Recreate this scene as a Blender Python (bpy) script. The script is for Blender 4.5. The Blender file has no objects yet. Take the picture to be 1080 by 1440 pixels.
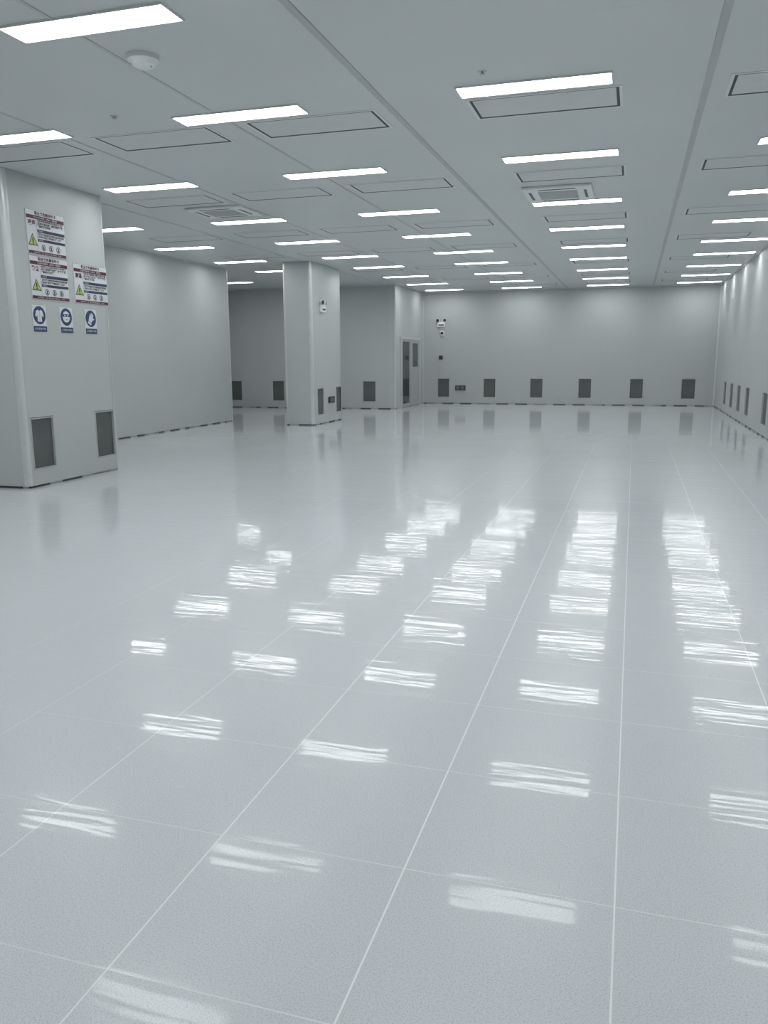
import bpy, bmesh, math
from mathutils import Matrix, Vector
SC=bpy.context.scene
COL=bpy.context.collection
H=3.593
# ------------------------------------------------------------------ camera
R=Matrix(((0.95645,-0.04931,0.28787),(0.29200,0.18136,-0.93911),(-0.00591,0.98217,0.18787)))
cd=bpy.data.cameras.new('camera');cam=bpy.data.objects.new('camera',cd);COL.objects.link(cam)
M=R.to_4x4();M.translation=Vector((0,0,1.5));cam.matrix_world=M
cd.sensor_fit='VERTICAL';cd.sensor_height=24;cd.lens=24*1133.1/1440;cd.clip_start=0.05;cd.clip_end=100
SC.camera=cam
SC.view_settings.view_transform='Standard'
w=bpy.data.worlds.new('world');SC.world=w;w.use_nodes=True
w.node_tree.nodes['Background'].inputs[0].default_value=(0.6,0.65,0.66,1);w.node_tree.nodes['Background'].inputs[1].default_value=0.3
# ------------------------------------------------------------------ materials
def mat(name,color,rough=0.5,metal=0.0,spec=0.5,noise=0.03,nscale=6.0,bump=0.0,emit=None,estr=0):
    m=bpy.data.materials.new(name);m.use_nodes=True;nt=m.node_tree;N=nt.nodes;L=nt.links
    b=N['Principled BSDF'];b.inputs['Roughness'].default_value=rough;b.inputs['Metallic'].default_value=metal
    b.inputs['Specular IOR Level'].default_value=spec
    tc=N.new('ShaderNodeTexCoord');no=N.new('ShaderNodeTexNoise');no.inputs['Scale'].default_value=nscale;no.inputs['Detail'].default_value=3
    L.new(tc.outputs['Object'],no.inputs['Vector'])
    r=N.new('ShaderNodeValToRGB');r.color_ramp.elements[0].position=0.3;r.color_ramp.elements[1].position=0.7
    r.color_ramp.elements[0].color=[c*(1-noise) for c in color]+[1];r.color_ramp.elements[1].color=[min(1,c*(1+noise)) for c in color]+[1]
    L.new(no.outputs['Fac'],r.inputs['Fac']);L.new(r.outputs['Color'],b.inputs['Base Color'])
    if bump:
        bp=N.new('ShaderNodeBump');bp.inputs['Strength'].default_value=bump;bp.inputs['Distance'].default_value=0.01
        L.new(no.outputs['Fac'],bp.inputs['Height']);L.new(bp.outputs['Normal'],b.inputs['Normal'])
    if emit:
        b.inputs['Emission Color'].default_value=emit+(1,);b.inputs['Emission Strength'].default_value=estr
    return m
def math_(nt,op,a,bv=None,clamp=False):
    n=nt.nodes.new('ShaderNodeMath');n.operation=op;n.use_clamp=clamp
    for i,v in enumerate((a,bv)):
        if v is None: continue
        if isinstance(v,(int,float)): n.inputs[i].default_value=v
        else: nt.links.new(v,n.inputs[i])
    return n.outputs[0]
def line_mask(nt,sock,offset,pitch,width):
    """1 on a line of given width, repeating every pitch along the coordinate."""
    m=lambda op,a,bv=None:math_(nt,op,a,bv)
    a=m('SUBTRACT',sock,offset-pitch*0.5);a=m('DIVIDE',a,pitch);a=m('FRACT',a);a=m('SUBTRACT',a,0.5);a=m('ABSOLUTE',a)
    return m('LESS_THAN',a,width/2/pitch)
def mixc(nt,fac,c1,c2):
    n=nt.nodes.new('ShaderNodeMix');n.data_type='RGBA'
    for s,v in ((n.inputs[0],fac),(n.inputs[6],c1),(n.inputs[7],c2)):
        if isinstance(v,tuple): s.default_value=v if len(v)==4 else v+(1,)
        elif isinstance(v,(int,float)): s.default_value=v
        else: nt.links.new(v,s)
    return n.outputs[2]
def panel_mat(name,color,axis,offset,pitch,rough=0.38,seam=0.88,width=0.010,bump=0.25):
    m=mat(name,color,rough,noise=0.02,nscale=0.8);nt=m.node_tree;N=nt.nodes;L=nt.links
    b=N['Principled BSDF'];src=b.inputs['Base Color'].links[0].from_socket
    g=N.new('ShaderNodeNewGeometry');s=N.new('ShaderNodeSeparateXYZ');L.new(g.outputs['Position'],s.inputs[0])
    k=line_mask(nt,s.outputs[axis],offset,pitch,width)
    out=mixc(nt,k,src,tuple(c*seam for c in color));L.new(out,b.inputs['Base Color'])
    no=N.new('ShaderNodeTexNoise');no.inputs['Scale'].default_value=1.3;no.inputs['Detail'].default_value=1;L.new(g.outputs['Position'],no.inputs['Vector'])
    bp=N.new('ShaderNodeBump');bp.inputs['Strength'].default_value=bump;bp.inputs['Distance'].default_value=0.02
    L.new(no.outputs['Fac'],bp.inputs['Height']);L.new(bp.outputs['Normal'],b.inputs['Normal'])
    return m
WC=(0.45,0.476,0.472)
M_wallY=panel_mat('wall_panel_y',WC,1,0.3,1.18,rough=0.55,seam=0.94,bump=0.15)
M_wallX=panel_mat('wall_panel_x',(0.435,0.460,0.456),0,0.1,1.18,rough=0.75,seam=0.975,bump=0.05)
M_col=mat('column_panel',(0.462,0.488,0.483),0.36,noise=0.02,nscale=1)
M_ceil=panel_mat('ceiling_panel',(0.60,0.625,0.625),1,0.9,4.7,rough=0.36,seam=0.965,width=0.01)
M_strip=mat('ceiling_joint',(0.44,0.462,0.465),0.4)
M_strip2=mat('ceiling_joint_fine',(0.52,0.542,0.545),0.4)
M_alu=mat('aluminium_trim',(0.62,0.64,0.64),0.3,metal=0.35)
M_white=mat('white_plastic',(0.77,0.785,0.785),0.4)
M_rim=mat('pale_rim',(0.70,0.72,0.72),0.35)
M_lampframe=mat('lamp_frame',(0.7,0.72,0.72),0.4)
M_light=mat('lamp_diffuser',(0.9,0.9,0.9),0.5,emit=(0.97,0.995,1.0),estr=14.8)
M_gap=mat('dark_gap',(0.045,0.052,0.053),0.6)
M_dark=mat('dark_plastic',(0.03,0.032,0.034),0.4)
M_hatch=mat('filter_panel',(0.61,0.63,0.632),0.42)
M_steel=mat('steel',(0.45,0.47,0.47),0.28,metal=0.9)
M_glass=mat('dark_glass',(0.045,0.055,0.055),0.08,spec=0.6)
M_door=mat('door_paint',(0.40,0.42,0.415),0.4)
M_red=mat('print_maroon',(0.085,0.014,0.028),0.5);M_blue=mat('print_blue',(0.015,0.045,0.12),0.5)
M_navy=mat('print_navy',(0.03,0.03,0.08),0.5);M_black=mat('print_black',(0.02,0.02,0.02),0.5)
M_grey=mat('print_grey',(0.13,0.13,0.14),0.5);M_yel=mat('print_yellow',(0.38,0.48,0.14),0.5)
M_paper=mat('poster_white',(0.64,0.66,0.69),0.35);M_pink=mat('print_pink',(0.42,0.25,0.29),0.5)
M_led=mat('green_indicator',(0.1,0.6,0.2),0.4)
def grille_mat():
    m=mat('perforated_grille',(0.105,0.118,0.114),0.5,metal=0.1,noise=0.12,nscale=3);nt=m.node_tree;N=nt.nodes;L=nt.links
    b=N['Principled BSDF'];src=b.inputs['Base Color'].links[0].from_socket
    tc=N.new('ShaderNodeTexCoord');v=N.new('ShaderNodeTexVoronoi');v.inputs['Scale'].default_value=90;v.inputs['Randomness'].default_value=0
    L.new(tc.outputs['Object'],v.inputs['Vector'])
    lt=N.new('ShaderNodeMath');lt.operation='LESS_THAN';lt.inputs[1].default_value=0.3;L.new(v.outputs['Distance'],lt.inputs[0])
    L.new(mixc(nt,lt.outputs[0],src,(0.03,0.034,0.033)),b.inputs['Base Color'])
    return m
M_grille=grille_mat()
def dash_mat(name,axis,off):
    m=mat(name,(0.4,0.43,0.42),0.5);nt=m.node_tree;N=nt.nodes;L=nt.links
    b=N['Principled BSDF'];g=N.new('ShaderNodeNewGeometry');s=N.new('ShaderNodeSeparateXYZ');L.new(g.outputs['Position'],s.inputs[0])
    k=line_mask(nt,s.outputs[axis],off,0.605,0.38);k2=line_mask(nt,s.outputs[axis],off+0.4,1.73,0.5)
    k=math_(nt,'MULTIPLY',k,math_(nt,'SUBTRACT',1.0,math_(nt,'MULTIPLY',k2,0.6)))
    L.new(mixc(nt,k,(0.36,0.385,0.385),(0.035,0.04,0.04)),b.inputs['Base Color']);return m
M_dashX=dash_mat('skirting_gap_x',0,0.2);M_dashY=dash_mat('skirting_gap_y',1,0.1)
def floor_mat():
    m=bpy.data.materials.new('glossy_vinyl_tile');m.use_nodes=True;nt=m.node_tree;N=nt.nodes;L=nt.links;b=N['Principled BSDF']
    g=N.new('ShaderNodeNewGeometry');s=N.new('ShaderNodeSeparateXYZ');L.new(g.outputs['Position'],s.inputs[0])
    kx=line_mask(nt,s.outputs[0],0.022,0.605,0.0052);ky=line_mask(nt,s.outputs[1],1.485,0.602,0.004)
    # joint contrast fades towards the left and towards the far end
    fx=math_(nt,'MULTIPLY_ADD',s.outputs[0],0.35);fx.node.inputs[2].default_value=1.25;fx=math_(nt,'MAXIMUM',math_(nt,'MINIMUM',fx,1.0),0.25)
    fy=math_(nt,'MULTIPLY_ADD',s.outputs[1],-0.06);fy.node.inputs[2].default_value=1.55;fy=math_(nt,'MAXIMUM',math_(nt,'MINIMUM',fy,1.0),0.15)
    f=math_(nt,'MULTIPLY',fx,fy)
    kx=math_(nt,'MULTIPLY',kx,f);ky=math_(nt,'MULTIPLY',ky,f)
    base=(0.655,0.682,0.708)
    n1=N.new('ShaderNodeTexNoise');n1.inputs['Scale'].default_value=230;n1.inputs['Detail'].default_value=3;L.new(g.outputs['Position'],n1.inputs['Vector'])
    r=N.new('ShaderNodeValToRGB');e=r.color_ramp.elements;e[0].position=0.34;e[0].color=(0.50,0.53,0.54,1);e[1].position=0.53;e[1].color=base+(1,)
    L.new(n1.outputs['Fac'],r.inputs[0])
    n2=N.new('ShaderNodeTexNoise');n2.inputs['Scale'].default_value=0.7;n2.inputs['Detail'].default_value=2;L.new(g.outputs['Position'],n2.inputs['Vector'])
    mul=N.new('ShaderNodeMix');mul.data_type='RGBA';mul.blend_type='MULTIPLY';mul.inputs[0].default_value=1
    r2=N.new('ShaderNodeValToRGB');r2.color_ramp.elements[0].color=(0.94,0.95,0.95,1);r2.color_ramp.elements[1].color=(1,1,1,1);L.new(n2.outputs['Fac'],r2.inputs[0])
    L.new(r.outputs[0],mul.inputs[6]);L.new(r2.outputs[0],mul.inputs[7])
    c=mixc(nt,ky,mul.outputs[2],(0.76,0.785,0.79));c=mixc(nt,kx,c,(0.85,0.87,0.87));L.new(c,b.inputs['Base Color'])
    # hazy base gloss under a thin clear wax coat that only mirrors at grazing view
    b.inputs['Roughness'].default_value=0.25;b.inputs['IOR'].default_value=1.27
    b.inputs['Coat Weight'].default_value=1.0;b.inputs['Coat Roughness'].default_value=0.045;b.inputs['Coat IOR'].default_value=1.14
    mp=N.new('ShaderNodeMapping');mp.inputs['Scale'].default_value=(2.0,16.0,1);L.new(g.outputs['Position'],mp.inputs['Vector'])
    n3=N.new('ShaderNodeTexNoise');n3.inputs['Scale'].default_value=1.0;n3.inputs['Detail'].default_value=1.5;L.new(mp.outputs[0],n3.inputs['Vector'])
    # every tile is laid a hair out of level: per-tile random tilt
    ty=math_(nt,'DIVIDE',math_(nt,'SUBTRACT',s.outputs[1],1.485),0.602);tx=math_(nt,'DIVIDE',math_(nt,'SUBTRACT',s.outputs[0],0.022),0.605)
    cb=N.new('ShaderNodeCombineXYZ');L.new(math_(nt,'FLOOR',tx),cb.inputs[0]);L.new(math_(nt,'FLOOR',ty),cb.inputs[1])
    wn=N.new('ShaderNodeTexWhiteNoise');wn.noise_dimensions='2D';L.new(cb.outputs[0],wn.inputs['Vector'])
    tilt=math_(nt,'MULTIPLY',math_(nt,'MULTIPLY',math_(nt,'SUBTRACT',wn.outputs['Value'],0.5),math_(nt,'FRACT',ty)),3.0)
    hgt=math_(nt,'ADD',n3.outputs['Fac'],tilt)
    b1=N.new('ShaderNodeBump');b1.inputs['Strength'].default_value=1.0;b1.inputs['Distance'].default_value=0.0009;L.new(hgt,b1.inputs['Height'])
    n4=N.new('ShaderNodeTexNoise');n4.inputs['Scale'].default_value=60;n4.inputs['Detail'].default_value=1;L.new(g.outputs['Position'],n4.inputs['Vector'])
    b2=N.new('ShaderNodeBump');b2.inputs['Strength'].default_value=0.5;b2.inputs['Distance'].default_value=0.00010
    L.new(n4.outputs['Fac'],b2.inputs['Height']);L.new(b1.outputs[0],b2.inputs['Normal']);L.new(b2.outputs[0],b.inputs['Normal']);L.new(b2.outputs[0],b.inputs['Coat Normal'])
    return m
M_floor=floor_mat()
# ------------------------------------------------------------------ mesh helpers
def add_box(bm,x0,x1,y0,y1,z0,z1,mi=0,bev=0,vert_only=False,seg=2):
    vs=[bm.verts.new(p) for p in [(x0,y0,z0),(x1,y0,z0),(x1,y1,z0),(x0,y1,z0),(x0,y0,z1),(x1,y0,z1),(x1,y1,z1),(x0,y1,z1)]]
    fs=[bm.faces.new([vs[i] for i in q]) for q in [(0,3,2,1),(4,5,6,7),(0,1,5,4),(1,2,6,5),(2,3,7,6),(3,0,4,7)]]
    for f in fs:f.material_index=mi
    if bev:
        es=set(e for f in fs for e in f.edges)
        if vert_only: es=[e for e in es if abs(e.verts[0].co.z-e.verts[1].co.z)>1e-4]
        res=bmesh.ops.bevel(bm,geom=list(es),offset=bev,segments=seg,profile=0.5,affect='EDGES')
        for f in res['faces']: f.material_index=mi
def finish(bm,name,mats,smooth=False,parent=None,loc=(0,0,0)):
    bmesh.ops.recalc_face_normals(bm,faces=bm.faces)
    me=bpy.data.meshes.new(name);bm.to_mesh(me);bm.free()
    for m in mats: me.materials.append(m)
    if smooth:
        me.polygons.foreach_set('use_smooth',[True]*len(me.polygons))
        me.set_sharp_from_angle(angle=math.radians(40))
    o=bpy.data.objects.new(name,me);COL.objects.link(o);o.location=loc
    if parent: o.parent=parent
    return o
def boxes(name,bl,mats,parent=None,loc=(0,0,0),bev=0,smooth=False):
    bm=bmesh.new()
    for b in bl: add_box(bm,*b[:6],mi=b[6] if len(b)>6 else 0,bev=bev)
    return finish(bm,name,mats,smooth,parent,loc)
def add_cyl(bm,c,axis,r0,r1,d,seg=24,mi=0):
    """cylinder from c along axis (unit Vector) length d"""
    a=Vector(axis).normalized();q=a.to_track_quat('Z','Y').to_matrix().to_4x4()
    Mx=Matrix.Translation(Vector(c)+a*d/2)@q
    res=bmesh.ops.create_cone(bm,cap_ends=True,segments=seg,radius1=r0,radius2=r1,depth=d,matrix=Mx)
    for f in set(f for v in res['verts'] for f in v.link_faces): f.material_index=mi
def empty(name,loc,label,cat,group=None,kind=None,rot=None):
    o=bpy.data.objects.new(name,None);o.empty_display_size=0.1;COL.objects.link(o);o.location=loc
    if rot is not None:o.rotation_euler=rot
    tag(o,label,cat,group,kind);return o
def tag(o,label=None,cat=None,group=None,kind=None):
    if label:o['label']=label
    if cat:o['category']=cat
    if group:o['group']=group
    if kind:o['kind']=kind
def clone(root,loc,rot=None,label=None):
    n=root.copy();COL.objects.link(n);n.location=loc
    if rot is not None:n.rotation_euler=rot
    if label:n['label']=label
    kids=list(root.children)
    for ch in kids:
        c=ch.copy();COL.objects.link(c);c.parent=n
        for g in list(ch.children):
            gg=g.copy();COL.objects.link(gg);gg.parent=c
    return n
def structure(name,bl,mats,label,cat,cuts=()):
    o=boxes(name,bl,mats)
    if cuts:
        c=boxes('cutter',cuts,[])
        md=o.modifiers.new('b','BOOLEAN');md.object=c;md.operation='DIFFERENCE';md.solver='EXACT'
        dg=bpy.context.evaluated_depsgraph_get();me=bpy.data.meshes.new_from_object(o.evaluated_get(dg))
        o.modifiers.clear();o.data=me;bpy.data.objects.remove(c)
    tag(o,label,cat,kind='structure');return o
# ------------------------------------------------------------------ room
VW=0.41;VZ0=0.21;VZ1=0.83;VD=0.05
back_v=[-6.0,-4.47,-2.96,-1.45,0.10,1.61]
left_v=[-11.93,-10.49,-7.53]
right_v=[23.65,22.1,20.6,19.1,16.6]
def cutY(x,yp):return (x-VW/2,x+VW/2,yp-0.01,yp+VD,VZ0,VZ1)
def cutX(y,xp,s,wd=VW):
    a,b=(xp-VD,xp+0.01) if s<0 else (xp-0.01,xp+VD)
    return (a,b,y-wd/2,y+wd/2,VZ0,VZ1)
XB,YB,XR,YN,XL,YL=-6.715,26.38,2.37,23.15,-9.35,17.89
RW=0.62
structure('floor',[(-13.7,2.57,-3.2,26.58,-0.1,0)],[M_floor],'glossy pale grey speckled tiles with thin light joints','floor')
structure('ceiling',[(-13.7,2.57,-3.2,26.58,H,H+0.1)],[M_ceil],'flat matte grey cleanroom ceiling panels','ceiling')
structure('wall_back',[(XB,2.37,YB,YB+0.2,0,H)],[M_wallX],'pale grey cleanroom wall panels with low vent openings','wall',[cutY(x,YB) for x in back_v])
structure('wall_right',[(XR,XR+0.2,-3.2,YB+0.2,0,H)],[M_wallY],'pale grey satin wall panels running the room length','wall',[cutX(y,XR,1,RW) for y in right_v])
structure('wall_door_side',[(XB-0.2,XB,YN,YB,0,H)],[M_wallY],'short pale grey wall panel holding the door','wall')
structure('wall_recess_back',[(-13.5,XB-0.2,YN,YN+0.2,0,H)],[M_wallX],'pale grey recessed wall panels with low vents','wall',[cutY(x,YN) for x in left_v])
structure('wall_left',[(XL-0.2,XL,-3.0,YL,0,H)],[M_wallY],'blank pale grey satin wall panels','wall')
structure('wall_return',[(-13.5,XL-0.2,YL-0.2,YL,0,H)],[M_wallX],'pale grey return wall panel','wall')
structure('wall_recess_left',[(-13.7,-13.5,YL-0.2,YN+0.2,0,H)],[M_wallY],'pale grey side wall of the recess','wall')
structure('wall_front',[(XL-0.2,XR,-3.2,-3.0,0,H)],[M_wallX],'pale grey end wall panels','wall')
def bb(name,b,m):
    o=boxes(name,[b],[m]);tag(o,'dark broken gap line along the wall foot','baseboard',kind='structure')
t=0.010;hh=0.024
bb('baseboard_back',(XB+t,XR-t,YB-t,YB,0,hh),M_dashX)
bb('baseboard_right',(XR-t,XR,-3,YB,0,hh),M_dashY)
bb('baseboard_door_side',(XB,XB+t,YN,23.5,0,hh),M_dashY)
bb('baseboard_recess',(-13.5,XB,YN-t,YN,0,hh),M_dashX)
bb('baseboard_left',(XL,XL+t,-3,YL,0,hh),M_dashY)
tn=[0]
def trim(b,m,label):
    tn[0]+=1;o=boxes('trim_%d'%tn[0],[b],[m],bev=0);tag(o,label,'trim',kind='structure')
for x,wd in((-2.10,0.055),(0.44,0.055),(-3.59,0.03),(-5.32,0.03),(-7.05,0.03)):
    y1=YB if x>XB else YN
    trim((x-wd/2,x+wd/2,-3,y1,H-0.006,H),M_strip if wd>0.05 else M_strip2,'long grey metal ceiling joint strip')
lab='slim light metal cove trim at a wall edge'
c=0.03
trim((XB,XR,YB-c,YB,H-c,H),M_alu,lab);trim((XR-c,XR,-3,YB-c,H-c,H),M_alu,lab)
trim((-13.5,XB,YN-c,YN,H-c,H),M_alu,lab);trim((XL,XL+c,-3,YL,H-c,H),M_alu,lab);trim((XB,XB+c,YN,YB-c,H-c,H),M_alu,lab)
trim((XB,XB+0.045,YB-0.045,YB,0.03,H-c),M_alu,lab);trim((XR-0.045,XR,YB-0.045,YB,0.03,H-c),M_alu,lab)
trim((XB-0.03,XB+0.008,YN-0.008,YN+0.04,0.03,H-c),M_alu,lab);trim((XL-0.04,XL+0.008,YL-0.04,YL+0.008,0,H-c),M_alu,lab)
# ------------------------------------------------------------------ pillars
def pillar(name,x0,x1,y0,y1,vents,label):
    e=empty(name,((x0+x1)/2,(y0+y1)/2,0),label,'pillar')
    cx,cy=e.location.x,e.location.y
    bm=bmesh.new();add_box(bm,x0-cx,x1-cx,y0-cy,y1-cy,0.025,H-0.002,bev=0.05,vert_only=True,seg=5)
    o=finish(bm,'cladding',[M_col],smooth=False,parent=e)
    cutb=[(x1-cx-VD,x1-cx+0.01,v-cy-VW/2,v-cy+VW/2,VZ0,VZ1) for v in vents]
    cu=boxes('cutter',cutb,[]);cu.location=(cx,cy,0)
    bpy.context.view_layer.update()
    md=o.modifiers.new('b','BOOLEAN');md.object=cu;md.operation='DIFFERENCE';md.solver='EXACT'
    dg=bpy.context.evaluated_depsgraph_get();me=bpy.data.meshes.new_from_object(o.evaluated_get(dg));o.modifiers.clear();o.data=me
    bpy.data.objects.remove(cu)
    me.polygons.foreach_set('use_smooth',[True]*len(me.polygons));me.set_sharp_from_angle(angle=math.radians(30))
    # plinth with the broken dark gap
    boxes('plinth',[(x0-cx+0.01,x1-cx-0.01,y0-cy+0.04,y1-cy-0.04,0,0.025,0),(x0-cx+0.04,x1-cx-0.04,y0-cy+0.01,y1-cy-0.01,0,0.025,1)],[M_dashY,M_dashX],parent=e)
    # rounded aluminium corner profiles
    for sx,sy in((1,-1),(1,1),(-1,-1),(-1,1)):
        bm=bmesh.new();r=0.053;ox=(x1-cx-0.05) if sx>0 else (x0-cx+0.05);oy=(y1-cy-0.05) if sy>0 else (y0-cy+0.05)
        pr=[(r,-0.012)]+[(r*math.cos(a*math.pi/16),r*math.sin(a*math.pi/16)) for a in range(0,9)]+[(-0.012,r)]
        vv=[]
        for z in (0.025,H-0.002):
            vv.append([bm.verts.new((ox+sx*p[0],oy+sy*p[1],z)) for p in pr])
        for i in range(len(pr)-1): bm.faces.new([vv[0][i],vv[0][i+1],vv[1][i+1],vv[1][i]])
        tr=finish(bm,'corner_trim',[M_alu],smooth=True,parent=e);tr['label']='rounded satin aluminium corner profile'
    return e
PLX,PMX=-6.77,-6.88
pillar('pillar',-7.74,PLX,7.78,9.57,(8.09,9.30),'wide grey panelled pillar with rounded metal corners and posters')
pillar('pillar',-7.56,PMX,17.06,18.94,(17.52,18.74),'slimmer square grey pillar with rounded metal corners')
# ------------------------------------------------------------------ vents (local: plane XZ, faces -Y, origin at bottom centre)
def make_vent(wd):
    e=empty('air_vent',(0,0,0),'dark grey perforated low return air vent in wall panel','vent','low wall air vents')
    hw=wd/2-0.003;hz=(VZ1-VZ0)-0.006;f=0.014
    boxes('frame',[(-hw,hw,-0.004,VD-0.012,0.003,f),(-hw,hw,-0.004,VD-0.012,hz-f,hz),(-hw,-hw+f,-0.004,VD-0.012,f,hz-f),(hw-f,hw,-0.004,VD-0.012,f,hz-f)],[M_strip],parent=e)
    boxes('grille',[(-hw+f,hw-f,VD-0.024,VD-0.012,f,hz-f)],[M_grille],parent=e)
    return e
V=make_vent(VW);VR=make_vent(RW);VR['label']='wide dark perforated low return air vent in side wall'
def putv(x,y,rz,root=V):
    if not root.get('used'):
        root['used']=1;root.location=(x,y,VZ0);root.rotation_euler=(0,0,rz);return
    clone(root,(x,y,VZ0),(0,0,rz))
for x in back_v: putv(x,YB,0)
for x in left_v: putv(x,YN,0)
for y in (8.09,9.30): putv(PLX,y,math.pi/2)
for y in (17.52,18.74): putv(PMX,y,math.pi/2)
for y in right_v: putv(XR,y,-math.pi/2,VR)
for o in list(bpy.data.objects):
    if 'used' in o: del o['used']
# ------------------------------------------------------------------ ceiling lamps
LW,LD=1.18,0.245
lamp=empty('ceiling_lamp',(0,0,H),'white flush rectangular lit led panel lamp','ceiling lamp','led panel lamps')
boxes('frame',[(-LW/2-0.012,LW/2+0.012,-0.012,0,-0.014,0),(-LW/2-0.012,LW/2+0.012,LD,LD+0.012,-0.014,0),(-LW/2-0.012,-LW/2,0,LD,-0.014,0),(LW/2,LW/2+0.012,0,LD,-0.014,0)],[M_lampframe],parent=lamp)
boxes('diffuser',[(-LW/2,LW/2,0,LD,-0.011,-0.001)],[M_light],parent=lamp)
rows=[-0.05,2.3,4.68,6.74,9.11,11.8,14.18,16.53,18.57,20.94,23.25,25.45]
cols=[-1.45,-3.99,-6.41,-8.95,-11.45,1.08]
used=False
for cx0 in cols:
    for y in rows:
        if cx0<-11 and (y<18.2 or y>22.5): continue
        if cx0<-8.5 and (y>22.5 or 7<y<10): continue
        loc=(cx0+LW/2,y,H)
        if not used: lamp.location=loc;used=True
        else: clone(lamp,loc)
# ------------------------------------------------------------------ ceiling filter panels
HW,HD=1.20,0.53
hp=empty('ceiling_filter_panel',(0,0,H),'flush grey rectangular ceiling filter panel with dark surround','ceiling panel','ceiling filter panels')
g=0.024;gn=0.016;gf=0.036
boxes('gasket',[(-HW/2,HW/2,0,gn,-0.0035,0),(-HW/2,HW/2,HD-gf,HD,-0.0035,0),(-HW/2,-HW/2+g,gn,HD-gf,-0.0035,0),(HW/2-g,HW/2,gn,HD-gf,-0.0035,0)],[M_gap],parent=hp)
q=0.026
boxes('surround',[(-HW/2-q,HW/2+q,-q,0,-0.0045,0),(-HW/2-q,HW/2+q,HD,HD+q,-0.0045,0),(-HW/2-q,-HW/2,0,HD,-0.0045,0),(HW/2,HW/2+q,0,HD,-0.0045,0)],[M_rim],parent=hp)
boxes('panel',[(-HW/2+g,HW/2-g,gn,HD-gf,-0.0035,0)],[M_hatch],parent=hp)
used=False
for cx0 in(-0.82,-2.86,-4.47,-6.05,-7.7,1.225):
    for y in(7.11,9.91,13.0,15.75,19.05,22.0,24.4):
        if cx0<-7 and y<11 : continue
        if cx0<-6.9 and y>21: continue
        if cx0<-6 and y>24: continue
        loc=(cx0,y,H)
        if not used: hp.location=loc;used=True
        else: clone(hp,loc)
# ------------------------------------------------------------------ ceiling cassette air units
def cassette(loc,sx,sy):
    e=empty('air_conditioner',loc,'white square ceiling cassette air conditioner with louvres','air conditioner','cassette air conditioners')
    bm=bmesh.new();add_box(bm,-sx/2,sx/2,-sy/2,sy/2,-0.035,0,bev=0.012);finish(bm,'body',[M_white],parent=e)
    gx=sx*0.27;gy=sy*0.27
    boxes('intake_grille',[(-gx,gx,-gy+i*(2*gy/11),-gy+i*(2*gy/11)+gy/8,-0.042,-0.035) for i in range(11)]+[(-gx-0.01,-gx,-gy,gy,-0.043,-0.035),(gx,gx+0.01,-gy,gy,-0.043,-0.035)],[M_strip],parent=e)
    for b in[(-gx,gx,-sy*0.42,-sy*0.38,-0.038,-0.035),(-gx,gx,sy*0.38,sy*0.42,-0.038,-0.035),(-sx*0.42,-sx*0.38,-gy,gy,-0.038,-0.035),(sx*0.38,sx*0.42,-gy,gy,-0.038,-0.035)]:
        boxes('louver',[b],[M_grille],parent=e)
cassette((-1.04,11.2,H),0.86,0.92)
cassette((-5.75,11.0,H),0.86,0.74)
# ------------------------------------------------------------------ smoke detector / sprinklers
e=empty('smoke_detector',(-3.41,5.41,H),'round white smoke detector on ceiling','smoke detector')
bm=bmesh.new();add_cyl(bm,(0,0,0),(0,0,-1),0.11,0.11,0.03,40);finish(bm,'base',[M_white],True,e)
bm=bmesh.new();add_cyl(bm,(0,0,-0.03),(0,0,-1),0.10,0.08,0.03,40);add_cyl(bm,(0,0,-0.06),(0,0,-1),0.08,0.04,0.02,40);finish(bm,'sensor_dome',[M_white],True,e)
bm=bmesh.new();add_cyl(bm,(0.06,0,-0.068),(0,0,-1),0.006,0.006,0.008,10);finish(bm,'indicator',[M_led],True,e)
def sprinkler(loc):
    e=empty('sprinkler_head',loc,'small metal pendent sprinkler head on ceiling','sprinkler','ceiling sprinkler heads')
    bm=bmesh.new();add_cyl(bm,(0,0,0),(0,0,-1),0.035,0.03,0.006,20);finish(bm,'escutcheon',[M_steel],True,e)
    bm=bmesh.new();add_cyl(bm,(0,0,-0.006),(0,0,-1),0.01,0.008,0.014,12);add_cyl(bm,(0,0,-0.02),(0,0,-1),0.02,0.02,0.003,16);finish(bm,'nozzle',[M_steel],True,e)
sprinkler((-4.46,6.56,H));sprinkler((-1.19,6.45,H))
# ------------------------------------------------------------------ twin-head emergency lights (face -Y locally)
def emer(loc,rz):
    e=empty('emergency_light',loc,'small white twin-head emergency light on wall','emergency light','twin emergency lights',rot=(0,0,rz))
    bm=bmesh.new();add_box(bm,-0.13,0.13,-0.06,0,-0.10,0.06,bev=0.01);finish(bm,'battery_box',[M_white],parent=e)
    for s in(-1,1):
        bm=bmesh.new();add_cyl(bm,(s*0.09,-0.03,0.06),(0,0,1),0.02,0.02,0.03,12);add_cyl(bm,(s*0.10,-0.01,0.12),(s*0.25,-1,-0.15),0.04,0.06,0.07,24)
        hd=finish(bm,'lamp_head',[M_white],True,e)
        bm=bmesh.new();a=Vector((s*0.25,-1,-0.15)).normalized();add_cyl(bm,Vector((s*0.10,-0.01,0.12))+a*0.0705,a,0.05,0.05,0.004,24);finish(bm,'lens',[M_dark],True,hd)
    boxes('label_strip',[(-0.09,0.09,-0.063,-0.06,-0.06,-0.02)],[M_gap],parent=e)
emer((-6.08,YB,2.58),0);emer((PMX,17.68,2.63),math.pi/2)
e=empty('wall_alarm',(-6.05,YB,2.28),'small dark wall alarm beneath the emergency light','alarm')
bm=bmesh.new();add_box(bm,-0.06,0.06,-0.05,0,-0.08,0.08,bev=0.01);finish(bm,'housing',[M_white],parent=e)
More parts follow.
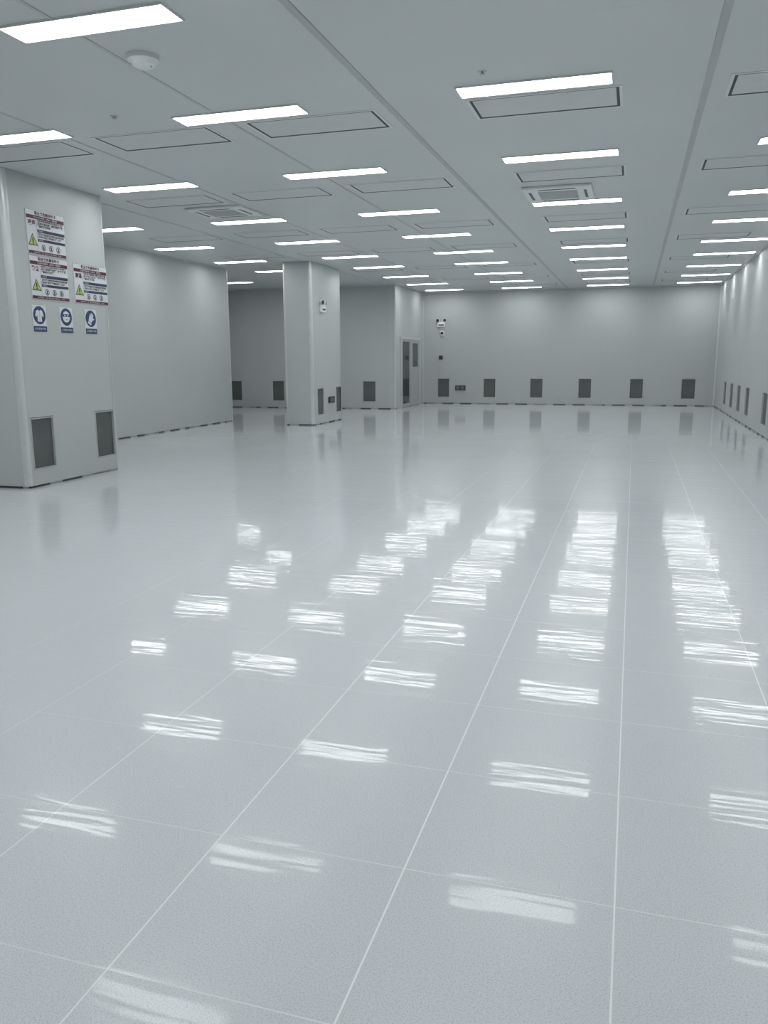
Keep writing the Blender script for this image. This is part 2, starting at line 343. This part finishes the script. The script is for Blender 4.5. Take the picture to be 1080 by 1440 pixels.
bm=bmesh.new();add_cyl(bm,(0,-0.05,0),(0,-1,0),0.045,0.04,0.03,20);finish(bm,'sounder',[M_dark],True,e)
e=empty('call_point',(-6.09,YB,1.5),'small dark manual call point on wall','call point')
bm=bmesh.new();add_box(bm,-0.06,0.06,-0.04,0.001,-0.06,0.06,bev=0.008);finish(bm,'housing',[M_dark],parent=e)
boxes('push_plate',[(-0.035,0.035,-0.044,-0.04,-0.03,0.03)],[M_red],parent=e)
def socket(loc,rz):
    e=empty('power_socket',loc,'dark double power socket box low on wall','power socket','low double sockets',rot=(0,0,rz))
    bm=bmesh.new();add_box(bm,-0.17,0.17,-0.045,0,-0.075,0.075,bev=0.008);finish(bm,'box',[M_dark],parent=e)
    for s in(-1,1):
        boxes('faceplate',[(s*0.08-0.065,s*0.08+0.065,-0.049,-0.045,-0.055,0.055,0),(s*0.08-0.02,s*0.08-0.01,-0.051,-0.049,-0.02,0.01,1),(s*0.08+0.01,s*0.08+0.02,-0.051,-0.049,-0.02,0.01,1)],[M_grille,M_steel],parent=e)
socket((-5.43,YB,0.52),0);socket((PMX,18.17,0.53),math.pi/2)
# ------------------------------------------------------------------ door (on wall plane XB, faces +X)
d=bpy.data.objects.new('door_1',None);COL.objects.link(d);d.location=(XB,24.75,0);tag(d,'grey steel double door with narrow dark glass panels','door',kind='structure')
def loc_(y):return y-24.75
fr=0.07;y0,y1=loc_(23.62),loc_(25.92);zt=2.12
boxes('door_frame',[(0,0.05,y0,y0+fr,0,zt),(0,0.05,y1-fr,y1,0,zt),(0,0.05,y0+fr,y1-fr,zt-fr,zt)],[M_alu],parent=d)
ym=loc_(24.72)
l1=boxes('door_leaf',[(0,0.035,y0+fr,ym-0.008,0.01,zt-fr)],[M_door],parent=d)
boxes('door_glass',[(0.035,0.04,y0+fr+0.14,ym-0.16,0.12,1.98)],[M_glass],parent=l1)
l2=boxes('door_leaf',[(0,0.035,ym+0.008,y1-fr,0.01,zt-fr)],[M_door],parent=d)
boxes('door_glass',[(0.035,0.04,ym+0.25,y1-fr-0.25,1.22,1.95)],[M_glass],parent=l2)
boxes('seal',[(0,0.036,ym-0.008,ym+0.008,0.01,zt-fr)],[M_gap],parent=d)
for lf,yy in((l1,ym-0.08),(l2,ym+0.08)):
    bm=bmesh.new();add_cyl(bm,(0.035,yy,1.02),(1,0,0),0.012,0.012,0.05,10);add_cyl(bm,(0.085,yy,1.02),(0,-1 if yy<ym else 1,0),0.011,0.011,0.12,10)
    finish(bm,'door_handle',[M_steel],True,lf)
# ------------------------------------------------------------------ posters and signs (local u=x, v=z, facing -Y, rotated +90 deg)
def add_text(par,s,x,z,size,mi,align='LEFT',fit=None,depth=-0.0075,bold=0.0,name='lettering'):
    cu=bpy.data.curves.new('t','FONT');cu.body=s;cu.size=size;cu.align_x=align;cu.fill_mode='FRONT';cu.resolution_u=2;cu.offset=bold
    o=bpy.data.objects.new('t',cu);COL.objects.link(o);bpy.context.view_layer.update()
    me=bpy.data.meshes.new_from_object(o.evaluated_get(bpy.context.evaluated_depsgraph_get()))
    bpy.data.objects.remove(o)
    if not me.vertices: return
    xs=[v.co.x for v in me.vertices];k=1
    if fit: k=fit/(max(xs)-min(xs))
    T=Matrix.Translation((x,depth,z))@Matrix.Rotation(math.pi/2,4,'X')@Matrix.Diagonal((k,1,1,1))
    me.transform(T);me.materials.clear();me.materials.append(PM_[mi]);me.name=name
    for p in me.polygons:p.material_index=0
    o=bpy.data.objects.new(name,me);COL.objects.link(o);o.parent=par
def quad(bm,x0,x1,z0,z1,mi,d=-0.007):
    f=bm.faces.new([bm.verts.new(p) for p in((x0,d,z0),(x1,d,z0),(x1,d,z1),(x0,d,z1))]);f.material_index=mi
def poly(bm,pts,mi,d=-0.0075):
    f=bm.faces.new([bm.verts.new((p[0],d,p[1])) for p in pts]);f.material_index=mi
def disc(bm,x,z,r,mi,d=-0.0075,n=28):
    poly(bm,[(x+r*math.cos(2*math.pi*i/n),z+r*math.sin(2*math.pi*i/n)) for i in range(n)],mi,d)
def fin2(bm,name,mats,parent):
    me=bpy.data.meshes.new(name);bm.to_mesh(me);bm.free()
    for m in mats:me.materials.append(m)
    o=bpy.data.objects.new(name,me);COL.objects.link(o);o.parent=parent;return o
PM_=[M_red,M_navy,M_black,M_grey,M_pink,M_yel,M_paper,M_blue]
def poster(yc,zc,W,Ht,hazard,body,label):
    e=empty('hazard_notice_poster',(PLX,yc,zc),label,'poster','hazard notice posters',rot=(0,0,math.pi/2))
    bm=bmesh.new();add_box(bm,-W/2,W/2,-0.006,0,-Ht/2,Ht/2);finish(bm,'board',[M_paper],parent=e)
    L=-W/2;T=Ht/2;x1=L+W*0.27
    for b in((L+0.012,-L-0.012,T-0.102,T-0.062,0),(x1,-L-0.015,T-0.248,T-0.214,1),(x1,-L-0.015,T-0.350,T-0.320,1),(L+0.012,-L-0.012,-T+0.010,-T+0.044,0)):
        bm=bmesh.new();quad(bm,*b);fin2(bm,'printed_band',PM_,e)
    bm=bmesh.new();quad(bm,x1-0.008,x1-0.005,-T+0.044,T-0.1,3)
    for a in (L+0.003,-L-0.006): quad(bm,a,a+0.003,-T+0.003,T-0.003,3)
    for a in (-T+0.003,T-0.006): quad(bm,L+0.003,-L-0.003,a,a+0.003,3)
    fin2(bm,'printed_border',PM_,e)
    add_text(e,'职业病危害告知卡',0,T-0.050,0.042,0,'CENTER',W*0.55,bold=0.0014)
    add_text(e,hazard,L+W*0.14,T-0.170,0.062,0,'CENTER',bold=0.002)
    add_text(e,'作业场所有害因素　注意防护　保障健康',0,T-0.090,0.022,6,'CENTER',W*0.6,depth=-0.008)
    for i,s in enumerate(body): add_text(e,s,x1+0.01,T-0.128-i*0.030,0.027,2,fit=W*0.66 if i!=len(body)-1 else None,bold=0.0009)
    add_text(e,'应急处理',x1+0.02,T-0.238,0.020,6,depth=-0.008)
    add_text(e,'发现不适立即离开作业场所并及时就医检查',x1+0.01,T-0.277,0.025,2,fit=W*0.67,bold=0.0009)
    add_text(e,'定期进行职业健康体检做好个人防护',x1+0.01,T-0.307,0.025,2,fit=W*0.60,bold=0.0009)
    add_text(e,'防护措施',x1+0.02,T-0.342,0.018,6,depth=-0.008)
    add_text(e,'急救电话：120   职业卫生咨询电话：12320',0,-T+0.020,0.018,6,'CENTER',W*0.7,depth=-0.008)
    bm=bmesh.new();cx=L+W*0.14;cz=-T+0.15;s=0.08
    tri=lambda k:[(cx-s*k,cz-s*0.6*k),(cx+s*k,cz-s*0.6*k),(cx,cz+s*1.1*k)]
    poly(bm,tri(1.0),2,-0.0070);poly(bm,tri(0.80),5,-0.0076);quad(bm,cx-0.009,cx+0.009,cz-0.012,cz+0.038,2,-0.0082);disc(bm,cx,cz-0.027,0.010,2,-0.0082,12)
    fin2(bm,'warning_triangle',PM_,e)
    for i in range(3):
        bm=bmesh.new();px=x1+W*0.13+i*W*0.19;pz=-T+0.092
        disc(bm,px,pz,0.036,2,-0.0072);disc(bm,px,pz,0.027,6,-0.0078);disc(bm,px,pz+0.008,0.012,2,-0.0084,12);quad(bm,px-0.015,px+0.015,pz-0.02,pz-0.004,2,-0.0084)
        fin2(bm,'pictogram',PM_,e)
poster(8.43,2.965,0.675,0.505,'噪声',['长期接触强噪声可引起听力下降','耳鸣头痛失眠等神经衰弱症状','严重时可致噪声聋'],'white hazard notice poster with red title and warning triangle, upper')
poster(8.43,2.452,0.675,0.50,'粉尘',['长期吸入粉尘可引起呼吸系统疾病','咳嗽胸闷气短等不适症状','严重时可致尘肺病'],'white hazard notice poster with red bands, directly beneath another')
poster(9.21,2.447,0.68,0.49,'高温',['长期处于高温环境可引起中暑','头晕乏力恶心等不适症状','严重时可致热痉挛'],'white hazard notice poster with red bands, beside the stacked pair')
def sign(yc,kind,cap,label):
    W,Ht=0.235,0.31
    e=empty('safety_sign',(PLX,yc,1.98),label,'sign','mandatory protection signs',rot=(0,0,math.pi/2))
    bm=bmesh.new();add_box(bm,-W/2,W/2,-0.006,0,-Ht/2,Ht/2);finish(bm,'board',[M_paper],parent=e)
    bm=bmesh.new();quad(bm,-W/2+0.003,W/2-0.003,-Ht/2+0.003,-Ht/2+0.07,7);fin2(bm,'caption_bar',PM_,e)
    add_text(e,cap,0,-Ht/2+0.027,0.03,6,'CENTER',W*0.8,depth=-0.008)
    bm=bmesh.new();c=0.04;disc(bm,0,c,0.105,7,-0.0070,40);f=-0.0078;g2=-0.0084
    if kind=='suit':
        poly(bm,[(-0.036,c-0.075),(0.036,c-0.075),(0.038,c+0.01),(0.05,c-0.02),(0.074,c-0.008),(0.052,c+0.052),(0.018,c+0.064),(0.0,c+0.044),(-0.018,c+0.064),(-0.052,c+0.052),(-0.074,c-0.008),(-0.05,c-0.02),(-0.038,c+0.01)],6,f)
        quad(bm,-0.0015,0.0015,c-0.075,c+0.044,7,g2)
    elif kind=='goggles':
        disc(bm,0,c+0.002,0.068,6,f,32);quad(bm,-0.066,0.066,c+0.002,c+0.034,7,g2);disc(bm,-0.027,c+0.017,0.011,6,-0.009,16);disc(bm,0.027,c+0.017,0.011,6,-0.009,16);quad(bm,-0.02,0.02,c-0.036,c-0.030,7,g2)
    else: # slanted glove, fingers up, thumb out, cuff below
        ca,sa=math.cos(-0.45),math.sin(-0.45)
        rt=lambda pts:[(x*ca-z*sa,c+x*sa+z*ca) for x,z in pts]
        poly(bm,rt([(-0.032,-0.045),(0.028,-0.045),(0.036,-0.012),(0.066,0.018),(0.056,0.030),(0.034,0.016),
                 (0.034,0.062),(0.022,0.062),(0.019,0.022),(0.014,0.078),(0.001,0.078),(-0.001,0.022),
                 (-0.006,0.074),(-0.019,0.072),(-0.019,0.018),(-0.027,0.056),(-0.039,0.052),(-0.036,-0.005)]),6,f)
        poly(bm,rt([(-0.036,-0.078),(0.032,-0.078),(0.032,-0.052),(-0.036,-0.052)]),6,f)
    fin2(bm,'pictogram',PM_,e)
sign(8.19,'suit','必须穿防护服','white and blue sign with protective suit pictogram')
sign(8.67,'goggles','必须戴防护眼镜','white and blue sign with face and goggles pictogram')
sign(9.15,'gloves','必须戴防护手套','white and blue sign with protective gloves pictogram')
